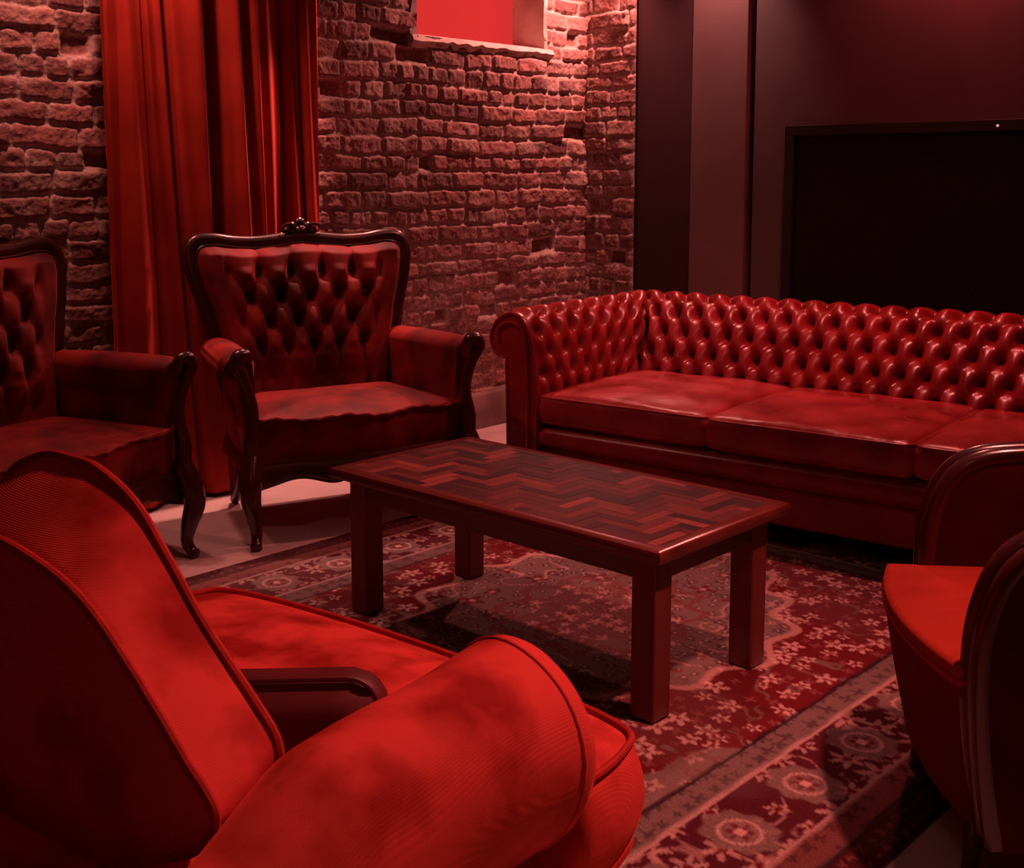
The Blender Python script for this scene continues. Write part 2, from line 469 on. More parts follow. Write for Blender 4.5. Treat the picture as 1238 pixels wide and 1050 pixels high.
# short brick return beside the corner
yb0 = 4.09
us = np.linspace(0, Y1 - yb0 + .02, 60); vs = np.linspace(0, ZC, 390)
U, V_ = np.meshgrid(us, vs, indexing='ij')
Hh, tone = brick_field(U + 9, V_, 12, ZC)
edge = np.clip(U / .02, 0, 1)
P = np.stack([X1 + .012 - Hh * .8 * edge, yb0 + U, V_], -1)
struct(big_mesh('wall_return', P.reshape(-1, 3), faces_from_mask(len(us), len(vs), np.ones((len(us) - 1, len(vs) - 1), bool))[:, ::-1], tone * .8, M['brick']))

# plinth of smooth render below the bricks
mb = MB()
xs = np.linspace(X0, X1, 140)
rows = []
for x in xs:
    zt = .165 + .010 * sin(x * 3.1) + .012 * (float(vnoise(x * 9, 2)) - .5) + .03 * max(0, x - 4.3) + .02 * (float(vnoise(x * 3, 8)) - .5)
    w = .020 * (float(vnoise(x * 6, 5)) - .5)
    rows.append([(x, Y1 - .05 + w, 0), (x, Y1 - .055 + w, zt * .5), (x, Y1 - .05 + w, zt - .01), (x, Y1 - .042 + w, zt), (x, Y1 + .01, zt + .02)])
grid(mb, np.array(rows), flip=False)
struct(mb.build('baseboard_far', M['plinth']))

# window recess: reveals, sloping sill, glowing pane
mb = MB()
YB = Y1 + .22
def wob(a, s): return .008 * (float(vnoise(a * 14, s)) - .5) * 2
n_ = 24
rows = []
for k in range(n_ + 1):                                  # right reveal, worn plaster wrapping onto the brick face
    z = WZ0 - .0 + (ZC - WZ0) * k / n_
    rows.append([(WX1 + .05 + wob(z, 1) * 4, Y1 + .004, z), (WX1 + .02 + wob(z, 2), Y1 - .022, z), (WX1 - .0, Y1 - .018 + wob(z, 3), z), (WX1 - .002, Y1 + .1, z), (WX1, YB, z)])
grid(mb, np.array(rows), flip=True)
rows = []
for k in range(n_ + 1):
    z = WZ0 + (ZC - WZ0) * k / n_
    rows.append([(WX0 - .03 + wob(z, 7) * 2, Y1 - .015, z), (WX0 + .003, Y1 - .02, z), (WX0, YB, z)])
grid(mb, np.array(rows))
struct(mb.build('window_reveal', M['plaster']))
mb = MB(); rows = []
for k in range(61):
    x = WX0 - .03 + (WX1 + .07 - WX0 + .03) * k / 60
    d = wob(x * 2, 9) * 2.0
    rows.append([(x, Y1 - .01, WZ0 - .045 + d), (x, Y1 - .035, WZ0 - .02 + d * .5), (x, Y1 - .02, WZ0 + .005), (x, Y1 + .08, WZ0 + .022), (x, YB, WZ0 + .04)])
grid(mb, np.array(rows)); struct(mb.build('window_sill', M['plaster']))
mb = MB(); box(mb, WX0 - .02, WX1 + .02, YB, YB + .02, WZ0 - .01, ZC); struct(mb.build('window_1', M['pane'], smooth=False))

# right side: dark painted panel, pilaster, groove, long wall
mb = MB(); box(mb, X1 + .03, X1 + .3, 3.69, yb0 + .0, 0, ZC); struct(mb.build('wall_right_panel', M['paint_dark'], smooth=False))
mb = MB(); box(mb, X1 - .03, X1 + .3, 3.352, 3.688, 0, ZC); struct(mb.build('trim_1', M['paint_rose'], smooth=False, bevel=.006))
mb = MB(); box(mb, X1 + .05, X1 + .3, 3.32, 3.352, 0, ZC); struct(mb.build('trim_2', M['black_wood'], smooth=False))
mb = MB(); box(mb, X1, X1 + .3, Y0, 3.322, 0, ZC); struct(mb.build('wall_right', M['paint'], smooth=False, bevel=.004))

# ------------------------------------------------------------------ wall screen
t = thing('wall_screen', 'large black screen in a slim dark frame on the dark wall behind the leather sofa', 'screen', (X1, 2.05, .62))
ya, yb, zb = -1.06, 1.06, .975
mb = MB()
for b_ in ((ya, yb, zb - .05, zb), (ya, yb, 0, .05), (ya, ya + .05, .05, zb - .05), (yb - .05, yb, .05, zb - .05)):
    box(mb, -.055, -.002, *b_)
mb.build('frame', M['bezel'], t, smooth=False, bevel=.003)
mb = MB(); box(mb, -.035, -.004, ya + .045, yb - .045, .045, zb - .045); mb.build('screen_panel', M['screen'], t, smooth=False)
mb = MB(); ball(mb, (-.057, .005, zb - .028), .006); mb.build('indicator_light', M['led'], t)

# ------------------------------------------------------------------ curtain
def make_curtain():
    from math import tan
    ft = np.array([2.40, 2.485, 2.60, 2.77, 2.97, 3.13, 3.24, 3.37, 3.50])   # ridge positions at the top
    fb = np.array([2.40, 2.56, 2.70, 2.92, 3.06, 3.19, 3.30, 3.41, 3.53])    # and near the floor
    amp = np.array([.03, .055, .05, .075, .06, .05, .035, .04, .04])
    base = np.array([.0, .0, .0, .0, .0, .01, -.03, -.045, -.02])
    s = np.linspace(0, 8, 380); zz = np.linspace(.02, 2.78, 70)
    rows = []
    for z in zz:
        k = 1 - z / 2.78
        k = k ** .8
        r = ft * (1 - k) + fb * k
        x = np.interp(s, np.arange(9), r)
        ph = s + .18 * np.sin(s * 2.3 + z) 
        a = np.interp(s, np.arange(9), amp) * (.8 + .25 * np.sin(s * 1.7 + 1))
        w = np.abs(np.cos(pi * ph)) ** .8 * 2 - 1
        y = 4.295 + np.interp(s, np.arange(9), base) * -1 - a * w * 1.15 - .010 * np.cos(2 * pi * ph * 2 + z * .8 + s)
        y += .006 * np.sin(z * 3 + s * 2.1)
        x = x + .012 * np.sin(2 * pi * ph + .6)
        x = 2.352 + (x - 2.40) * .91
        rows.append(np.stack([x, y, np.full_like(x, z)], 1))
    mb = MB(); grid(mb, np.array(rows), flip=True)
    o = mb.build('curtain', M['curtain'], angle=180)
    so = o.modifiers.new('thick', 'SOLIDIFY'); so.thickness = .005
    tag(o, 'long red velvet curtain hanging in deep folds against the brick wall', 'curtain')
make_curtain()

# ------------------------------------------------------------------ rug
def make_rug():
    x0, x1, y0, y1 = 1.35, 4.15, .955, 3.44
    st = .0075
    xs = np.arange(x0, x1 + st, st); ys = np.arange(y0, y1 + st, st)
    Xg, Yg = np.meshgrid(xs, ys, indexing='ij')
    xw = Xg + .006 * (fbm(Xg * 14, Yg * 14, 2, 4) - .45); yw = Yg + .006 * (fbm(Xg * 14, Yg * 14, 2, 9) - .45)
    d = np.minimum(np.minimum(xw - x0, x1 - xw), np.minimum(yw - y0, y1 - yw))
    # coordinate running along the border
    along = np.where(np.minimum(xw - x0, x1 - xw) < np.minimum(yw - y0, y1 - yw), yw, xw)
    red = np.array([.17, .016, .022]); deep = np.array([.060, .010, .014]); pale = np.array([.82, .56, .50]); grey = np.array([.25, .185, .165])
    dark = np.array([.035, .016, .018]); rose = np.array([.24, .085, .078])
    T = np.empty(Xg.shape + (3,)); T[:] = red
    def paint(mask, c, k=1.0):
        mk = np.clip(mask, 0, 1)[..., None] * k
        nonlocal T
        T = T * (1 - mk) + np.asarray(c) * mk
    def sm(a, e=.003): return np.clip(a / e + .5, 0, 1)
    def flowers(px, py, cell, seed, rad, petals=5, jit=.3, prob=.85):
        """rosettes scattered on a jittered lattice; returns mask of petals, mask of centres"""
        ci = np.floor(px / cell).astype(int); cj = np.floor(py / cell).astype(int)
        mp = np.zeros_like(px); mc = np.zeros_like(px)
        for di in (-1, 0, 1):
            for dj in (-1, 0, 1):
                a, b_ = ci + di, cj + dj
                h1 = _tab[(a * 7 + seed) & 255, (b_ * 13 + seed) & 255]; h2 = _tab[(a * 11 + seed * 3) & 255, (b_ * 5 + 31) & 255]
                h3 = _tab[(a * 3 + 77) & 255, (b_ * 17 + seed) & 255]
                cx = (a + .5 + (h1 - .5) * jit * 2) * cell; cy = (b_ + .5 + (h2 - .5) * jit * 2) * cell
                dx, dy = px - cx, py - cy; rr = np.hypot(dx, dy); th = np.arctan2(dy, dx)
                R = rad * (.65 + .35 * np.cos(petals * th + h3 * 6)) * (.6 + .7 * h3)
                on = (h2 < prob)
                mp = np.maximum(mp, sm(R - rr) * on); mc = np.maximum(mc, sm(rad * .26 - rr) * on)
        return mp, mc
    def vines(px, py, sc, w, seed):
        n = fbm(px * sc, py * sc, 2, seed); return sm(w - np.abs(n - .38), .012)
    # field: deep red with scattered pale blossoms
    cx, cy = 2.82, 2.22
    paint(vines(xw, yw, 7, .012, 3), grey, .8)
    mp, mc = flowers(xw, yw, .080, 5, .031, 5, .35, .8)
    paint(mp, pale, .85); paint(mc, red, .9)
    mp, mc = flowers(xw + .05, yw + .03, .050, 15, .016, 4, .35, .6)
    paint(mp, rose * 1.3, .8)
    sp = sm((((xw - cx) / 1.28) ** 2 + ((yw - cy) / .98) ** 2 - .80 + .05 * np.cos(np.arctan2(yw - cy, xw - cx) * 20)) * .3, .006)
    paint(sp, grey, .95)
    mp, mc = flowers(xw, yw + .02, .07, 115, .026, 5, .3, .8); paint(mp * sp, pale, .5); paint(mc * sp, red, .8)
    paint(vines(xw, yw, 10, .012, 43) * sp, rose, .8)
    # grey corner pieces with lobed outline
    ex = np.abs(xw - cx) / 1.12; ey = np.abs(yw - cy) / .93
    # big medallion
    th = np.arctan2((yw - cy) / .52, (xw - cx) / .66)
    rr = np.hypot((xw - cx) / .66, (yw - cy) / .52)
    R = 1 + .06 * np.cos(16 * th) + .05 * np.cos(4 * th)
    inside = sm((R - rr) * .5, .006)
    paint(sm((R + .055 - rr) * .5, .006), pale, .6)
    paint(inside, grey)
    mv = vines(xw, yw, 9, .014, 21) * inside; paint(mv, pale, .55)
    mp, mc = flowers(xw, yw, .052, 25, .020, 5, .25); paint(mp * inside, dark, .7); paint(mc * inside, pale, .8)
    mp, mc = flowers(xw + .03, yw + .05, .15, 41, .040, 4, .2, .7); paint(mp * inside, red, .8); paint(mc * inside, pale, .7)
    ring = sm(.028 - np.abs(rr - .52 - .05 * np.cos(12 * th)), .012); paint(ring, rose, .8)
    core = sm((.42 + .05 * np.cos(10 * th) - rr) * .5, .006); paint(core, rose, .55)
    mp, mc = flowers(xw, yw, .06, 55, .022, 5, .3); paint(mp * core, pale, .6)
    # borders
    def band(a, b_): return sm(d - a) * sm(b_ - d)
    paint(band(0, .40), grey * .9)
    b1 = band(.39, .455); paint(b1, grey * .9); mp, mc = flowers(along, d, .048, 61, .020, 4, .15); paint(mp * b1, dark, .6)
    paint(band(.455, .465), dark); paint(band(.372, .382), pale, .55)
    b2 = band(.17, .37); paint(b2, deep * 1.6)
    mp, mc = flowers(along, d - .02, .10, 71, .045, 6, .15); paint(mp * b2, pale, .50); paint(mc * b2, red)
    paint(vines(along, d, 9, .012, 33) * b2, pale, .35)
    al = ((along / .27) % 1 - .5) * .27
    car = sm((1 - ((d - .27) / .085) ** 2 - (al / .075) ** 2) * .05 + .008 * np.cos(8 * np.arctan2(d - .27, al)), .006) * b2; paint(car, grey, .85)
    rc = np.hypot(d - .27, al); tc_ = np.arctan2(d - .27, al)
    car = sm(.034 * (.7 + .3 * np.cos(6 * tc_)) - rc, .004) * b2; paint(car, red, .9); paint(sm(.013 - rc, .004) * b2, pale, .8)
    paint(sm(.004 - np.abs(rc - .045), .003) * b2, pale, .6)
    b3 = band(.09, .16); paint(b3, rose * .75); mp, mc = flowers(along, d, .055, 81, .022, 4, .15); paint(mp * b3, dark, .6)
    paint(band(.157, .167), pale, .35); paint(band(.08, .09), dark); paint(band(0, .08), deep)
    mp, mc = flowers(along, d, .04, 91, .012, 4, .1); paint(mp * band(0, .07), rose, .6)
    # faded wear
    w = np.clip((fbm(Xg * 3, Yg * 3, 4, 77) - .42) * 2.2, 0, .32)
    T = T * (1 - w[..., None]) + (T * .5 + grey * .5) * w[..., None]
    Z = .009 + .0015 * (fbm(Xg * 60, Yg * 60, 2, 3) - .45) + .004 * (fbm(Xg * 2.5, Yg * 2.5, 2, 30) - .45)
    Z[d < .008] = .001
    o = big_mesh('rug', np.stack([Xg, Yg, Z], -1).reshape(-1, 3), faces_from_mask(len(xs), len(ys), np.ones((len(xs) - 1, len(ys) - 1), bool)), T, M['rug'])
    tag(o, 'large red and grey patterned oriental rug under the coffee table', 'rug')
make_rug()

# ------------------------------------------------------------------ coffee table
def make_table():
    tx0, tx1, ty0, ty1, H = 2.252, 2.860, 1.597, 2.832, .465
    t = thing('coffee_table', 'low rectangular wooden coffee table with a parquet mosaic top in the middle of the rug', 'table', ((tx0 + tx1) / 2, (ty0 + ty1) / 2, .009))
    w, l = (tx1 - tx0) / 2, (ty1 - ty0) / 2; H -= .009
    fr = .040
    # frame with rounded edge, mitred
    prof = [(0, .0), (.0, -.030), (.006, -.036), (fr - .01, -.036), (fr, -.03), (fr, -.002), (fr - .005, .0015), (.012, .0015), (.003, -.004), (0, -.012)]
    prof = [(0, -.012), (0, -.026), (.004, -.032), (fr, -.032), (fr, .0008), (fr - .003, .0016), (.012, .0014), (.004, -.003)]
    rows = []
    for sx, sy in ((-1, -1), (1, -1), (1, 1), (-1, 1)):
        rows.append([(sx * (w - o), sy * (l - o), H + z) for o, z in prof])
    mb = MB(); grid(mb, np.array(rows), close_u=True, close_v=True, flip=True)
    mb.build('edge_frame', M['table_wood'], t, smooth=True, angle=35)
    # parquet
    px0, px1, py0, py1 = -w + fr, w - fr, -l + fr, l - fr
    c = .0335; n = 4
    mb = MB(); tones = []
    r = random.Random(5); done = set()
    pal = [(.040, .010, .009), (.065, .016, .013), (.12, .026, .020), (.18, .038, .028), (.085, .020, .016), (.024, .007, .007), (.26, .060, .044)]
    ni, nj = int((px1 - px0) / c) + 6, int((py1 - py0) / c) + 6
    for i in range(-6, ni):
        for j in range(-6, nj):
            q = (i - j) % (2 * n)
            if q < n: key = ('h', i - q, j); rc = (i - q, i - q + n, j, j + 1)
            else: key = ('v', i, j + q - 2 * n + 1); rc = (i, i + 1, key[2], key[2] + n)
            if key in done: continue
            done.add(key)
            a0, a1, b0, b1 = px0 + rc[0] * c, px0 + rc[1] * c, py0 + rc[2] * c, py0 + rc[3] * c
            a0, a1, b0, b1 = max(a0, px0), min(a1, px1), max(b0, py0), min(b1, py1)
            if a1 - a0 < .002 or b1 - b0 < .002: continue
            # each plank split in two strips of near tone
            base = r.choice(pal); g = .0005; k = r.uniform(.8, 1.2)
            z = H + .0005 + r.uniform(-.0004, .0004)
            v = [(a0 + g, b0 + g, z), (a1 - g, b0 + g, z), (a1 - g, b1 - g, z), (a0 + g, b1 - g, z),
                 (a0 + g, b0 + g, z - .006), (a1 - g, b0 + g, z - .006), (a1 - g, b1 - g, z - .006), (a0 + g, b1 - g, z - .006)]
            mb.add(v, [(0, 1, 2, 3), (4, 5, 1, 0), (5, 6, 2, 1), (6, 7, 3, 2), (7, 4, 0, 3)])
            tones += [(base[0] * k, base[1] * k, base[2] * k, 1)] * 8
    mb.build('parquet_top', M['parquet'], t, smooth=False, tone=tones)
    mb = MB(); box(mb, px0 - .005, px1 + .005, py0 - .005, py1 + .005, H - .03, H - .004); mb.build('top_board', M['black_wood'], t, smooth=False)
    # apron
    ins = .05; th = .022
    ax, ay = w - ins, l - ins
    za, zb_ = H - .098, H - .030
    for (x0, x1, y0, y1) in ((-ax, -ax + th, -ay + .06, ay - .06), (ax - th, ax, -ay + .06, ay - .06), (-ax + .06, ax - .06, -ay, -ay + th), (-ax + .06, ax - .06, ay - th, ay)):
        mb = MB(); box(mb, x0, x1, y0, y1, za, zb_); mb.build('apron', M['table_wood'], t, smooth=False, bevel=.002)
    lw = .072
    for sx in (-1, 1):
        for sy in (-1, 1):
            xa, xb = sorted((sx * (ax + .006), sx * (ax + .006 - lw))); ya_, yb_ = sorted((sy * (ay + .006), sy * (ay + .006 - lw)))
            mb = MB(); box(mb, xa, xb, ya_, yb_, .002, H - .031)
            mb.build('leg', M['leg_wood'], t, smooth=False, bevel=.005)
make_table()

# ------------------------------------------------------------------ chesterfield sofa
def tuft(s, tt, dx, dy, t0, t1, puff, pit, pr, asp=1.0, ex=.5, soft=.5):
    """height of deep buttoning at (s, tt): rows from t0 to t1 every dy, columns every dx, staggered"""
    k = (tt - t0) / dy
    u = s / dx + k / 2; v = s / dx - k / 2
    cu_ = np.abs(np.sin(pi * u)); cv_ = np.abs(np.sin(pi * v))
    h = puff * (soft * (cu_ * cv_) ** ex + (1 - soft) * (.5 - .25 * (np.cos(2 * pi * u) + np.cos(2 * pi * v))) ** .7)
    nrow = round((t1 - t0) / dy)
    # beyond the last rows the folds run straight out
    ph_top = s / dx + (nrow % 2) / 2
    pl_top = puff * .8 * np.abs(np.sin(pi * ph_top)) ** .5
    ph_bot = s / dx
    pl_bot = puff * .8 * np.abs(np.sin(pi * ph_bot)) ** .5
    a = np.clip((tt - t1) / (dy * .25), 0, 1); b_ = np.clip((t0 - tt) / (dy * .25), 0, 1)
    h = h * (1 - a) + pl_top * a * np.clip(1 - (tt - t1) / (dy * 1.7), 0, 1) ** .7
    h = np.where(tt < t0, h * (1 - b_) + pl_bot * b_, h)
    # pits
    kr = np.clip(np.round(k), 0, nrow)
    off = (kr % 2) / 2
    sn = (np.round(s / dx - off) + off) * dx
    r2 = (s - sn) ** 2 + ((k - kr) * dy / asp) ** 2
    h = h - pit * np.exp(-r2 / pr ** 2)
    return h

def make_sofa():
    ang = radians(-84)
    ex = Vector((cos(ang), sin(ang), 0))
    org = Vector((3.633, 3.199, 0)) - ex * .13
    t = thing('chesterfield_sofa', 'long red leather sofa with deep buttoned back and rolled arms along the dark wall', 'sofa', org, ang)
    AW = .13                     # inner face of the arm
    L = 2.30; DB = .76           # inner length, depth of the seat to the back
    prof0 = [(0, .28), (0, .42), (.004, .50), (.014, .58), (.022, .645), (.034, .705), (.065, .760), (.115, .785), (.17, .772), (.212, .735),
             (.232, .685), (.222, .635), (.185, .603), (.150, .598)]
    pr = catmull(prof0, 10)
    pr, ta = resample(pr, step=.0075)
    tot = ta[-1]
    # normals (pointing to the seat side/outwards of the roll)
    Tn = np.gradient(pr, axis=0); Tn /= np.linalg.norm(Tn, axis=1)[:, None]
    nr = np.stack([-Tn[:, 1], Tn[:, 0]], 1)
    dx, dy = .120, .088
    tr0 = .175; tr1 = tr0 + 4 * dy
    lean = lambda z: .17 * np.clip((z - .40) / .38, 0, 1)
    Lout = L
    def surf(kind):
        if kind == 'back': Ls = L + .34
        else: Ls = DB + .16
        ns = int(Ls / .0075); ss = np.linspace(0, Ls, ns)
        S, Tt = np.meshgrid(ss, ta, indexing='ij')
        h = tuft(S - Ls / 2, Tt, dx, dy, tr0, tr1, .030, .040, .023, 1.0, .5, .30)
        h *= np.clip((tot - Tt) / .12, 0, 1) ** .5
        h *= np.clip((Tt - .03) / .05, 0, 1)
        gap = np.exp(-((Ls - S) / .022) ** 2)
        if kind == 'back': gap = gap + np.exp(-(S / .022) ** 2)
        h -= .030 * gap * np.clip((.50 - Tt) / .10, .15, 1)
        if kind == 'arm': 
            e = np.clip(S / .05, 0, 1); h = h * e + .004 * (1 - e)
        O = pr[:, 0][None] + h * nr[:, 0][None]; Zz = pr[:, 1][None] + h * nr[:, 1][None]
        Ob = O + lean(pr[:, 1])[None]
        return S / Ls, O, Ob, Zz
    bk = bpy.data.objects.new('backrest', None)
    # back
    f, O, Ob, Zz = surf('back')
    oa = pr[:, 0][None]; ob = (pr[:, 0] + lean(pr[:, 1]))[None]
    xs = AW - oa + (L + 2 * oa) * f
    Pb = np.stack([xs, DB + Ob, Zz], -1)
    mb = MB(); grid(mb, Pb, flip=True)
    # plain outer side of the back
    n2 = 40; xx = np.linspace(AW - .15, AW + L + .15, n2)
    yo = DB + .150 + .17
    rows = [[(x, yo, .62), (x, yo + .01, .45), (x, yo, .07), (x, DB - .02, .07)] for x in xx]
    grid(mb, np.array(rows), flip=True)
    bko = mb.build('backrest', M['leather'], t, angle=180)
    def buttons(Ls, place, parent):
        i0 = int(Ls / 2 / dx) + 1; cnt = 0; rest = MB()
        for k in range(5):
            for i in range(-i0, i0 + 1):
                s = (i + (k % 2) / 2) * dx + Ls / 2
                if s < .03 or s > Ls - .03: continue
                j = int(np.argmin(np.abs(ta - (tr0 + k * dy))))
                p = place(s / Ls, j)
                b_ = MB()
                if cnt < 98: ball(b_, p, .0085, 8, 5); b_.build('button', M['leather'], parent); cnt += 1
                else: ball(rest, p, .0085, 8, 5)
        if rest.v: 
            o = rest.build('button', M['leather'], parent); o['kind'] = 'stuff'
    def pb(f_, j):
        q = .034
        o_ = pr[j, 0] - q * nr[j, 0]; 
        return (AW - pr[j, 0] + (L + 2 * pr[j, 0]) * f_, DB + o_ + float(lean(pr[j, 1])), pr[j, 1] - q * nr[j, 1])
    buttons(L + .34, pb, bko)
    # arms
    front_pts = [(AW - o_, z) for o_, z in pr]
    for side in (0, 1):
        f, O, Ob, Zz = surf('arm')
        ye = (DB + pr[:, 0] + lean(pr[:, 1]))[None]
        ys = 0 + ye * f
        Xa = AW - O if side == 0 else AW + L + O
        Pa = np.stack([Xa, ys, Zz], -1)
        mb = MB(); grid(mb, Pa, flip=(side == 1))
        sx = (lambda v: v) if side == 0 else (lambda v: 2 * AW + L - v)
        rows = [[(sx(AW - .15), y, .62), (sx(AW - .145), y, .45), (sx(AW - .14), y, .07)] for y in np.linspace(.0, DB + .30, 20)]
        grid(mb, np.array(rows), flip=(side == 1))
        arm = mb.build('arm', M['leather'], t, angle=180)
        def pa(f_, j, side=side):
            q = .034; o_ = pr[j, 0] - q * nr[j, 0]
            return ((AW - o_) if side == 0 else AW + L + o_, (DB + pr[j, 0] + float(lean(pr[j, 1]))) * f_, pr[j, 1] - q * nr[j, 1])
        buttons(DB + .16, pa, arm)
        # front scroll panel
        out = [(sx(AW - o_), z) for o_, z in pr] + [(sx(AW - .145), .5), (sx(AW - .14), .07), (sx(AW), .07)]
        mb = MB(); prism(mb, out, -.012, .02, 'y')
        pn = mb.build('front_panel', M['leather'], arm, smooth=True, angle=30)
        mb = MB(); path = [(sx(AW - o_ + .002), -.012, z) for o_, z in pr[::3]] + [(sx(AW - .15), -.012, .57), (sx(AW - .145), -.012, .4), (sx(AW - .14), -.012, .08)]
        path = [(sx(AW - .002), -.012, .08)] + path
        tube(mb, path, .0075, 8); mb.build('piping', M['leather'], arm)
        # inner scroll line
        cxr, czr = AW - .125, .690
        sp = [(sx(AW - .038), -.014, .08), (sx(AW - .038), -.014, .4), (sx(AW - .044), -.014, .62)]
        sp += [(sx(cxr + .070 * cos(a)), -.015, czr + .058 * sin(a)) for a in np.linspace(.25, pi * 1.12, 12)]
        mb = MB(); tube(mb, catmull(sp, 4), .009, 8); mb.build('scroll_piping', M['leather'], arm)
    # seat cushions
    cw = L / 3
    for k in range(3):
        x0 = AW + cw * k + .004; x1 = AW + cw * (k + 1) - .004
        mb = MB(); y0 = (0.0, -.004, .01)[k]; y1 = DB + .04
        cushion(mb, x0, x1, y0, y1, .335, .462, .028, .022, 34, .012, seed=k * 5 + 2, side=.005)
        c_ = mb.build('seat_cushion', M['leather_seat'], t, angle=180)
        mb = MB()
        rr = .03
        for zz in (.450, .350):
            pth = []
            for (cx, cy, a0) in ((x1 - rr, y0 + rr, -pi / 2), (x1 - rr, y1 - rr, 0), (x0 + rr, y1 - rr, pi / 2), (x0 + rr, y0 + rr, pi)):
                for a in np.linspace(a0, a0 + pi / 2, 5): pth.append((cx + rr * cos(a), cy + rr * sin(a), zz + .002 * sin(cx * 40 + a)))
            pth, _ = resample(np.array(pth), step=.02, closed=True)
            tube(mb, pth, .0055, 8, closed=True)
        mb.build('piping', M['leather_seat'], c_)
    # base
    mb = MB(); box(mb, AW + .002, AW + L - .002, .03, DB + .28, .085, .30)
    mb.build('base_frame', M['leather'], t, bevel=.01)
    mb = MB()
    cushion(mb, AW, AW + L, .004, .09, .232, .328, .03, .004, 40, .0, side=.008)
    mb.build('front_rail', M['leather'], t, angle=180)
    mb = MB(); tube(mb, [(AW, .028, .225), (AW + L / 2, .026, .222), (AW + L, .028, .225)], .007, 8); mb.build('piping', M['leather'], t)
    for x in (.04, AW + L + .09):
        for y in (.06, DB + .22):
            mb = MB(); 
            P_ = np.array([[(x + r_ * cos(a), y + r_ * sin(a), z) for a in np.arange(14) * 2 * pi / 14] for z, r_ in ((.002, .02), (.004, .032), (.03, .042), (.06, .036), (.085, .03))])
            grid(mb, P_, close_v=True, flip=True); mb.build('foot', M['black_wood'], t)
make_sofa()

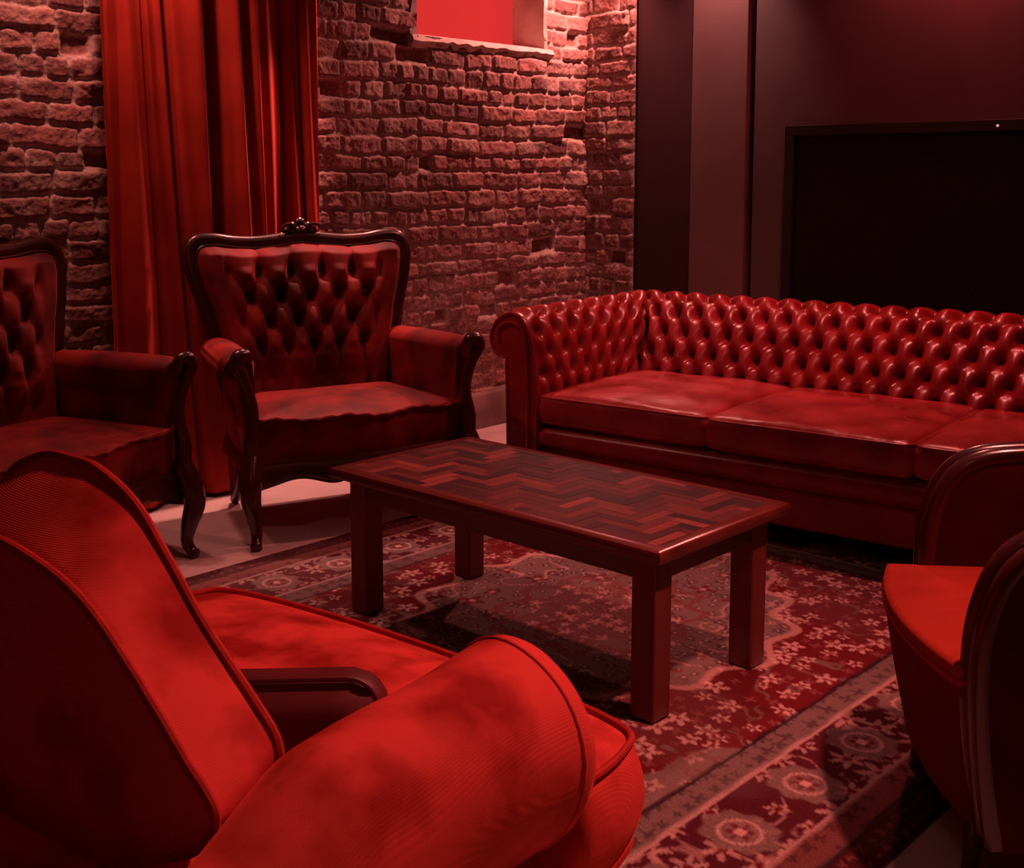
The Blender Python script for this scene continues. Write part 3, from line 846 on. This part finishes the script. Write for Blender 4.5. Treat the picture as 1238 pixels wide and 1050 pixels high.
# ------------------------------------------------------------------ carved armchairs
def make_louis():
    t = thing('carved_armchair', None, 'armchair')
    W = .43
    # seat: serpentine front
    def front_y(a): return -.030 * cos(a * pi) * (1 - .2 * abs(a)) + .01 * abs(a)       # a in -1..1
    n = 40; out = []
    for k in range(n + 1):
        a = -1 + 2 * k / n; out.append((a * W, .02 + front_y(a)))
    out += [(W * .96, .35), (W * .86, .60), (-W * .86, .60), (-W * .96, .35)]
    out, _ = resample(np.array(out), n=120, closed=True)
    sh = out * .99
    mb = MB()
    loft_slab(mb, sh, out, lambda u, v, a: (u, v, a), .30, .462, .0, .035, 8, 6, .006)
    seat = mb.build('seat', M['velvet'], t, angle=60)
    mb = MB(); pth = [(p[0], p[1] - .004, .460 + .003 * sin(i * 2.1) + .006 * sin(i * .5)) for i, p in enumerate(out)]
    tube(mb, pth, [.0075 + .002 * sin(i * 1.7) for i in range(len(pth))], 8, closed=True); mb.build('piping', M['velvet'], seat)
    # wooden rail under the seat, serpentine bottom
    mb = MB(); rows = []
    for k in range(61):
        a = -1 + 2 * k / 60
        y = .005 + front_y(a)
        zb_ = .235 + .028 * cos(a * 3 * pi) * (1 - abs(a)) - .03 * abs(a) ** 4
        rows.append([(a * W, y + .028, zb_), (a * W, y - .006, zb_), (a * W, y - .014, zb_ + .012), (a * W, y - .006, zb_ + .03), (a * W, y - .006, .295), (a * W, y - .014, .31), (a * W, y + .01, .318)])
    grid(mb, np.array(rows), flip=True); mb.build('front_rail', M['mahogany'], t, angle=50)
    for s in (-1, 1):
        mb = MB(); rows = []
        for k in range(31):
            b_ = k / 30; x = s * (W * 1.0 - .06 * b_ ** 2); y = .03 + .58 * b_
            zb_ = .232 + .02 * sin(b_ * pi)
            rows.append([(x - s * .028, y, zb_), (x + s * .006, y, zb_), (x + s * .012, y, zb_ + .012), (x + s * .004, y, .30), (x - s * .01, y, .318)])
        grid(mb, np.array(rows), flip=(s > 0)); mb.build('side_rail', M['mahogany'], t, angle=50)
    mb = MB(); box(mb, -W * .84, W * .84, .59, .615, .235, .40); mb.build('back_rail', M['mahogany'], t, bevel=.004)
    # legs
    for s in (-1, 1):
        x = s * (W + .005)
        pth = catmull([(x, .035, .335), (x + s * .015, .012, .27), (x + s * .022, -.004, .20), (x + s * .008, .012, .12), (x - s * .002, .016, .06), (x + s * .006, -.004, .022), (x + s * .012, -.022, .014)], 6)
        rad = np.interp(np.linspace(0, 1, len(pth)), [0, .2, .4, .6, .8, .93, 1], [.040, .044, .036, .024, .019, .023, .014])
        mb = MB(); tube(mb, pth, rad, 12); mb.build('leg', M['mahogany'], t, angle=60)
        x = s * (W * .72)
        pth = catmull([(x, .585, .33), (x, .60, .22), (x + s * .004, .60, .12), (x + s * .01, .63, .05), (x + s * .014, .665, .014)], 6)
        rad = np.interp(np.linspace(0, 1, len(pth)), [0, .5, 1], [.034, .025, .02])
        mb = MB(); tube(mb, pth, rad, 12); mb.build('leg', M['mahogany'], t, angle=60)
    # arms
    for s in (-1, 1):
        # upholstered side: rolled pad on top of a panel
        ys = np.linspace(.075, .60, 26); rows = []
        for y in ys:
            b_ = (y - .075) / .525
            flare = (W - .015) + .035 * (1 - b_) ** 1.5 - .035 * b_
            top = .665 + .015 * (1 - b_) + .01 * b_
            r_ = .060 + .008 * sin(b_ * pi)
            if b_ < .06: r_ *= .8
            row = []
            # inner face from seat up, over the roll, out and back under
            cx = flare + .018
            sec = [(flare - .05, .42), (flare - .045, .52), (flare - .040, .60)]
            sec += [(cx + (r_ + .006) * cos(a), top - .02 + r_ * .85 * sin(a)) for a in np.linspace(pi * .98, -pi * .42, 16)]
            sec += [(flare + .008, .60), (flare + .004, .50), (flare, .40), (flare - .01, .31)]
            rows.append([(s * p[0], y, p[1]) for p in sec])
        mb = MB(); R_ = np.array(rows); grid(mb, R_, flip=(s > 0))
        # front cap
        k = R_.shape[1]; cen = len(mb.v); mb.v.append(tuple(R_[0].mean(0)))
        for j in range(k): mb.f.append((cen, j, (j + 1) % k) if s < 0 else (cen, (j + 1) % k, j))
        cen = len(mb.v); mb.v.append(tuple(R_[-1].mean(0))); b0 = (len(rows) - 1) * k
        for j in range(k): mb.f.append((cen, b0 + (j + 1) % k, b0 + j) if s < 0 else (cen, b0 + j, b0 + (j + 1) % k))
        arm = mb.build('arm', M['velvet'], t, angle=70)
        # carved post: scrolled top, curved shaft
        xf = W + .012
        pth = catmull([(s * (xf - .008), .035, .31), (s * (xf + .002), .028, .40), (s * (xf - .012), .035, .50), (s * (xf + .004), .042, .58),
                       (s * (xf + .025), .036, .640), (s * (xf + .045), .030, .680), (s * (xf + .038), .028, .710), (s * (xf + .010), .036, .710), (s * (xf - .01), .045, .688)], 6)
        rad = np.interp(np.linspace(0, 1, len(pth)), [0, .15, .3, .45, .6, .75, .88, 1], [.034, .026, .022, .024, .026, .024, .024, .014])
        mb = MB(); tube(mb, pth, rad, 12, flat=(1, 1)); mb.build('arm_post', M['mahogany'], arm, angle=60)
    # back: cartouche frame
    def yb_(z): return .575 + (z - .40) * .20
    half = [(.30, .40), (.355, .48), (.375, .58), (.39, .68), (.42, .80), (.450, .90), (.470, .99), (.470, 1.05), (.44, 1.088), (.37, 1.092), (.29, 1.080), (.20, 1.076), (.12, 1.082), (.06, 1.09), (0, 1.095)]
    outl = [(-a, b_) for a, b_ in half] + [(a, b_) for a, b_ in half[::-1][1:]]
    oc = catmull(outl, 6)
    fr = [(p[0], yb_(p[1]), p[1]) for p in oc]
    mb = MB(); tube(mb, fr, .024, 12, flat=(1.0, 1.15), up=(0, 1, 0)); bf = mb.build('back_frame', M['mahogany'], t, angle=60)
    mb = MB(); inner = [(p[0] * .952, yb_(p[1]) - .022, .40 + (p[1] - .40) * .965) for p in oc]
    tube(mb, inner, .008, 8); mb.build('bead', M['mahogany'], bf, angle=60)
    # crest carving
    mb = MB()
    for (x, z, r_) in ((0, 1.150, .026), (-.034, 1.135, .022), (.034, 1.135, .022), (-.060, 1.115, .018), (.060, 1.115, .018), (0, 1.112, .034), (-.085, 1.100, .013), (.085, 1.100, .013)):
        ball(mb, (x, yb_(z) - .008, z), r_, 10, 8, (1, .7, 1))
    for s in (-1, 1):
        sp = [(s * (.05 + .035 * (1 - k / 14) * cos(k * .6)), yb_(1.12) - .024, 1.128 + .026 * (1 - k / 14) * sin(k * .6)) for k in range(13)]
        tube(mb, sp, .0065, 6)
    mb.build('crest', M['mahogany'], bf, angle=60)
    # upholstery of the back, deep buttoned
    hz = np.array([p[1] for p in half[:9]]); hx = np.array([p[0] for p in half[:9]])
    zt_x = np.array([p[0] for p in half[7:]][::-1]); zt_z = np.array([p[1] for p in half[7:]][::-1])
    nu, nv = 150, 120
    A_ = np.linspace(-1, 1, nu); B_ = np.linspace(0, 1, nv)
    P_ = np.zeros((nu, nv, 3)); pits = []
    def mapab(a, b_):
        zt = np.interp(np.abs(a) * .45, zt_x, zt_z) - .018
        z = .42 + (zt - .42) * b_
        x = a * (np.interp(np.minimum(z, 1.05), hz, hx) - .016)
        return x, z
    Ag, Bg = np.meshgrid(A_, B_, indexing='ij')
    Xb, Zb = mapab(Ag, Bg)
    dx, dy = .120, .100
    sxx = Ag * .40
    h = tuft(sxx, Zb, dx, dy, .66, .66 + 3 * dy, .046, .040, .019, 1.9, .5, .45)
    lim = np.clip((.315 - np.abs(sxx)) / .05, 0, 1)
    rim = np.clip((1 - np.abs(Ag)) / .10, 0, 1) ** .5 * np.clip((1 - Bg) / .06, 0, 1) ** .5 * np.clip(Bg / .08, 0, 1) ** .5
    low = np.clip((Zb - .53) / .08, 0, 1)
    hh = rim * (.045 + .02 * np.cos(Ag * pi / 2) + (h * low) * lim + .022 * (1 - lim))
    P_ = np.stack([Xb, yb_(Zb) + .012 - hh, Zb], -1)
    mb = MB(); grid(mb, P_, flip=False); bu = mb.build('back_upholstery', M['velvet'], t, angle=180)
    for k in range(4):
        for i in range(-4, 5):
            s_ = (i + (k % 2) / 2) * dx
            if abs(s_) > .29: continue
            z = .66 + k * dy; a = s_ / .40
            xx = a * (np.interp(z, hz, hx) - .016)
            mb = MB(); ball(mb, (float(xx), yb_(z) - .028, z), .009, 8, 5); mb.build('button', M['velvet'], bu)
    # plain back panel
    mb = MB(); rows = []
    P2 = np.stack([Xb, yb_(Zb) + .024, Zb], -1)[::6, ::6]
    grid(mb, P2, flip=True); mb.build('back_panel', M['velvet'], t, angle=180)
    return t

ch2 = make_louis()
ch2.location = (2.885, 3.39, 0); ch2.rotation_euler = (0, 0, radians(-18))
tag(ch2, 'red velvet buttoned armchair with carved crest standing in front of the curtain', 'armchair', 'carved armchairs by the brick wall')
ch1 = copy_tree(ch2)
ch1.location = (1.83, 3.54, 0); ch1.rotation_euler = (0, 0, radians(11))
tag(ch1, 'leftmost carved red velvet armchair, cut by the left edge of the photo', 'armchair', 'carved armchairs by the brick wall')

# ------------------------------------------------------------------ wood-trimmed armchair at the right
def make_tub():
    rot = math.atan2(-.61, -.79)
    t = thing('club_armchair', 'club armchair with bright orange red seat and dark wooden arm rims at the right edge', 'armchair', (2.33, 1.02, 0), rot)
    W = .30
    # bowed front body tapering to the floor
    def ol(scale, zsh=0, bow=.05):
        o = []
        for k in range(25):
            a = -1 + 2 * k / 24
            o.append((a * W * scale, -bow * (1 - a * a) + .02))
        o += [(W * scale, .2), (W * scale * .97, .60), (-W * scale * .97, .60), (-W * scale, .2)]
        return resample(np.array(o), n=100, closed=True)[0]
    top = ol(1.0); bot = ol(.84, bow=.03); bot[:, 1] = bot[:, 1] * .93 + .04
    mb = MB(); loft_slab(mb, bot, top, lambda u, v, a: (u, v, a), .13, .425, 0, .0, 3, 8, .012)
    mb.build('seat_base', M['wool_shaded'], t, angle=60)  # darker wool stands in for the unlit front
    mb = MB(); loft_slab(mb, top * .985, top * .985, lambda u, v, a: (u, v, a), .415, .455, .0, .03, 8, 5, .012)
    seat = mb.build('seat', M['wool'], t, angle=70)
    mb = MB(); tube(mb, [(p[0], p[1], .428) for p in top], .006, 8, closed=True); mb.build('piping', M['wool'], seat)
    # arms: padded slabs with a rounded wooden rim
    for s in (-1, 1):
        o = [(.09, .13), (.06, .30), (.05, .45), (.06, .56), (.10, .655), (.18, .705), (.33, .72), (.46, .725), (.60, .73), (.66, .73), (.66, .13)]
        if s < 0: o = [(a + .07 * max(0, 1 - a * 2), b_) for a, b_ in o]
        oc = catmull(o[:-1], 5); oc = np.vstack([oc, [o[-1]]])
        on, _ = resample(oc, n=90, closed=True)
        xa, xb = s * (W - .03), s * (W + .055)
        lo, hi = min(xa, xb), max(xa, xb)
        mb = MB(); loft_slab(mb, on, on, lambda u, v, a: (a, u, v), lo, hi, .008, .008, 8, 3)
        arm = mb.build('arm', M['arm_velvet'], t, angle=60)
        rim = catmull(o[:-1], 6)
        cx = s * (W + .0125)
        mb = MB(); tube(mb, [(cx - s * .026, p[0] - .006, p[1] + .004) for p in rim], .021, 12)
        tube(mb, [(cx + s * .028, p[0] - .006, p[1] + .004) for p in rim], .019, 12)
        mb.build('wooden_rim', M['mahogany'], arm, angle=70)
    # back
    o = [(-.40, .13), (-.41, .5), (-.41, .72), (-.36, .82), (-.2, .87), (0, .88), (.2, .87), (.36, .82), (.41, .72), (.41, .5), (.40, .13)]
    oc = resample(catmull(o, 5), n=100, closed=True)[0]
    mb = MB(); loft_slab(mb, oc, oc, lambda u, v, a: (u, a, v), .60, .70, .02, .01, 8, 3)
    bkr = mb.build('backrest', M['wool_shaded'], t, angle=60)
    rim = catmull(o[1:-1], 6)
    mb = MB(); tube(mb, [(p[0], .65, p[1] + .008) for p in rim], .03, 12); mb.build('wooden_rim', M['mahogany'], bkr, angle=70)
    for s in (-1, 1):
        for y in (.10, .58):
            mb = MB(); x = s * (W * .68)
            tube(mb, [(x, y, .14), (x, y - .01, .07), (x + s * .004, y - .02, .003)], [.026, .02, .015], 10); mb.build('leg', M['mahogany'], t)
make_tub()

# ------------------------------------------------------------------ corduroy loveseat in the foreground
def make_loveseat():
    rot = radians(3.5)
    # local x: forward (towards the table), y: along the width
    t = thing('corduroy_loveseat', 'bright red corduroy loveseat seen from behind in the near left corner', 'sofa', (.98, 1.60, 0), rot)
    HW = .60
    # rolled arms
    for s in (-1, 1):
        xs = np.linspace(-.52, .20, 38); rows = []
        yc = s * (HW - .05)
        for x in xs:
            b_ = np.clip((x + .36) / .56, 0, 1)
            r_ = .128 + .012 * b_
            e = np.clip((.20 - x) / .045, 0, 1); r_ = r_ * (.62 + .38 * sqrt(1 - (1 - e) ** 2))
            zc = .560 + .012 * b_ - .075 * float(np.clip((-.20 - x) / .16, 0, 1)) ** 1.3 - .02 * (b_ > .9) * (b_ - .9) * 5
            row = []
            for a in np.linspace(-pi * .62, pi * 1.18, 40):
                rr = r_ * (1 + .04 * sin(3 * a + x * 6) + .02 * sin(x * 20 + a * 2))
                row.append((x, yc + s * rr * .84 * cos(a), zc + rr * 1.08 * sin(a)))
            row.append((x, yc - s * .10, .40)); row.append((x, yc - s * .10, .14)); row.insert(0, (x, yc + s * .06, .14)); row.insert(1, (x, yc + s * .055, .30))
            rows.append(row)
        mb = MB(); R_ = np.array(rows); grid(mb, R_, close_v=False, flip=(s < 0))
        k = R_.shape[1]; cen = len(mb.v); c_ = R_[-1].mean(0); c_[0] += .012; mb.v.append(tuple(c_)); b0 = (len(rows) - 1) * k
        for j in range(k - 1): mb.f.append((cen, b0 + j, b0 + j + 1) if s > 0 else (cen, b0 + j + 1, b0 + j))
        cen = len(mb.v); mb.v.append(tuple(R_[0].mean(0)))
        for j in range(k - 1): mb.f.append((cen, j + 1, j) if s > 0 else (cen, j, j + 1))
        arm = mb.build('arm', M['cord'], t, angle=75)
        mb = MB(); tube(mb, R_[-4][2:-2], .0032, 8); mb.build('piping', M['cord'], arm)
    # frame back, low
    o = [(-HW, .12), (-HW - .01, .36), (-HW + .05, .46), (-.3, .48), (0, .48), (.3, .48), (HW - .05, .46), (HW + .01, .36), (HW, .12)]
    oc = resample(catmull(o, 6), n=110, closed=True)[0]
    mb = MB(); loft_slab(mb, oc, oc, lambda u, v, a: (a, u, v), -.46, -.30, .02, .0, 8, 6, .03)
    mb.build('frame_back', M['cord'], t, angle=60)
    mb = MB(); box(mb, -.38, .40, -HW + .1, HW - .1, .12, .30); mb.build('base', M['cord'], t, bevel=.02)
    # T-shaped seat cushion
    y_in = HW - .16; y_out = HW - .035
    o = [(-.28, -y_in), (.18, -y_in), (.25, -y_in - .03), (.25, -y_out + .03), (.275, -y_out), (.41, -y_out + .01), (.48, -y_out + .07), (.515, -.2), (.515, .2), (.48, y_out - .07), (.41, y_out - .01), (.275, y_out), (.25, y_out - .03), (.25, y_in + .03), (.18, y_in), (-.28, y_in)]
    oc = resample(catmull(o, 5, closed=True), n=200, closed=True)[0]
    mb = MB()
    P = lambda u, v, a: (u, v, a)
    loft_slab(mb, oc, oc, P, .29, .455, 0, .045, 12, 8, .035)
    st = mb.build('seat_cushion', M['cord'], t, angle=60)
    mb = MB()
    cc = oc.mean(0)
    tube(mb, [(p[0], p[1], .460) for p in oc], .0065, 8, closed=True); tube(mb, [(p[0], p[1], .287) for p in oc], .0065, 8, closed=True)
    mb.build('piping', M['piping'], st)
    # back cushion with two welts
    def outline(hb, zb_):
        o = hb + [(-a, b_) for a, b_ in hb[::-1][1:]] + [(.2, zb_), (0, zb_ - .03), (-.2, zb_)]
        return resample(catmull(o, 6, closed=True), n=160, closed=True)[0]
    of = outline([(-.37, .565), (-.43, .61), (-.44, .66), (-.40, .70), (-.34, .745), (-.285, .790), (-.22, .855), (-.155, .912), (-.07, .945), (0, .950)], .455)
    orr = outline([(-.39, .55), (-.45, .59), (-.475, .635), (-.42, .68), (-.365, .725), (-.305, .770), (-.24, .812), (-.17, .840), (-.07, .858), (0, .862)], .47)
    def Pc(u, v, a): return (a, u, v)
    mb = MB(); loft_slab(mb, orr, of, Pc, -.300, -.180, .035, .05, 12, 8, .012)
    bc = mb.build('back_cushion', M['cord_back'], t, angle=60)
    mb = MB()
    for a, oo in ((-.300, orr), (-.180, of)):
        tube(mb, [Pc(p[0] * 1.004, p[1] + .001, a) for p in oo], .0065, 8, closed=True)
    mb.build('piping', M['piping'], bc)
    for x in (-.40, .36):
        for y in (-HW + .12, HW - .12):
            mb = MB(); tube(mb, [(x, y, .13), (x, y, .06), (x, y, .002)], [.028, .024, .02], 12); mb.build('foot', M['black_wood'], t)
make_loveseat()

# dark scatter cushion between back cushion and near arm
def make_scatter():
    mb = MB()
    cushion(mb, -.17, .17, -.045, .045, -.078, .078, .04, .0, 20, 0, side=.01)
    t = thing('scatter_cushion', 'small dark maroon cushion tucked beside the near arm of the corduroy loveseat', 'cushion', (.975, 1.395, .556), radians(-44))
    mb.build('cushion_cover', M['maroon'], t, angle=180)
    pth = []
    rr = .04
    for (cx, cy, a0) in ((.17 - rr, .078 - rr, 0), (-.17 + rr, .078 - rr, pi / 2), (-.17 + rr, -.078 + rr, pi), (.17 - rr, -.078 + rr, 1.5 * pi)):
        for a in np.linspace(a0, a0 + pi / 2, 6): pth.append((cx + rr * cos(a), -.03, cy + rr * sin(a)))
    mb = MB(); tube(mb, resample(np.array(pth), step=.012, closed=True)[0], .0042, 8, closed=True, up=(0, 1, 0)); mb.build('piping', M['maroon'], t)
make_scatter()
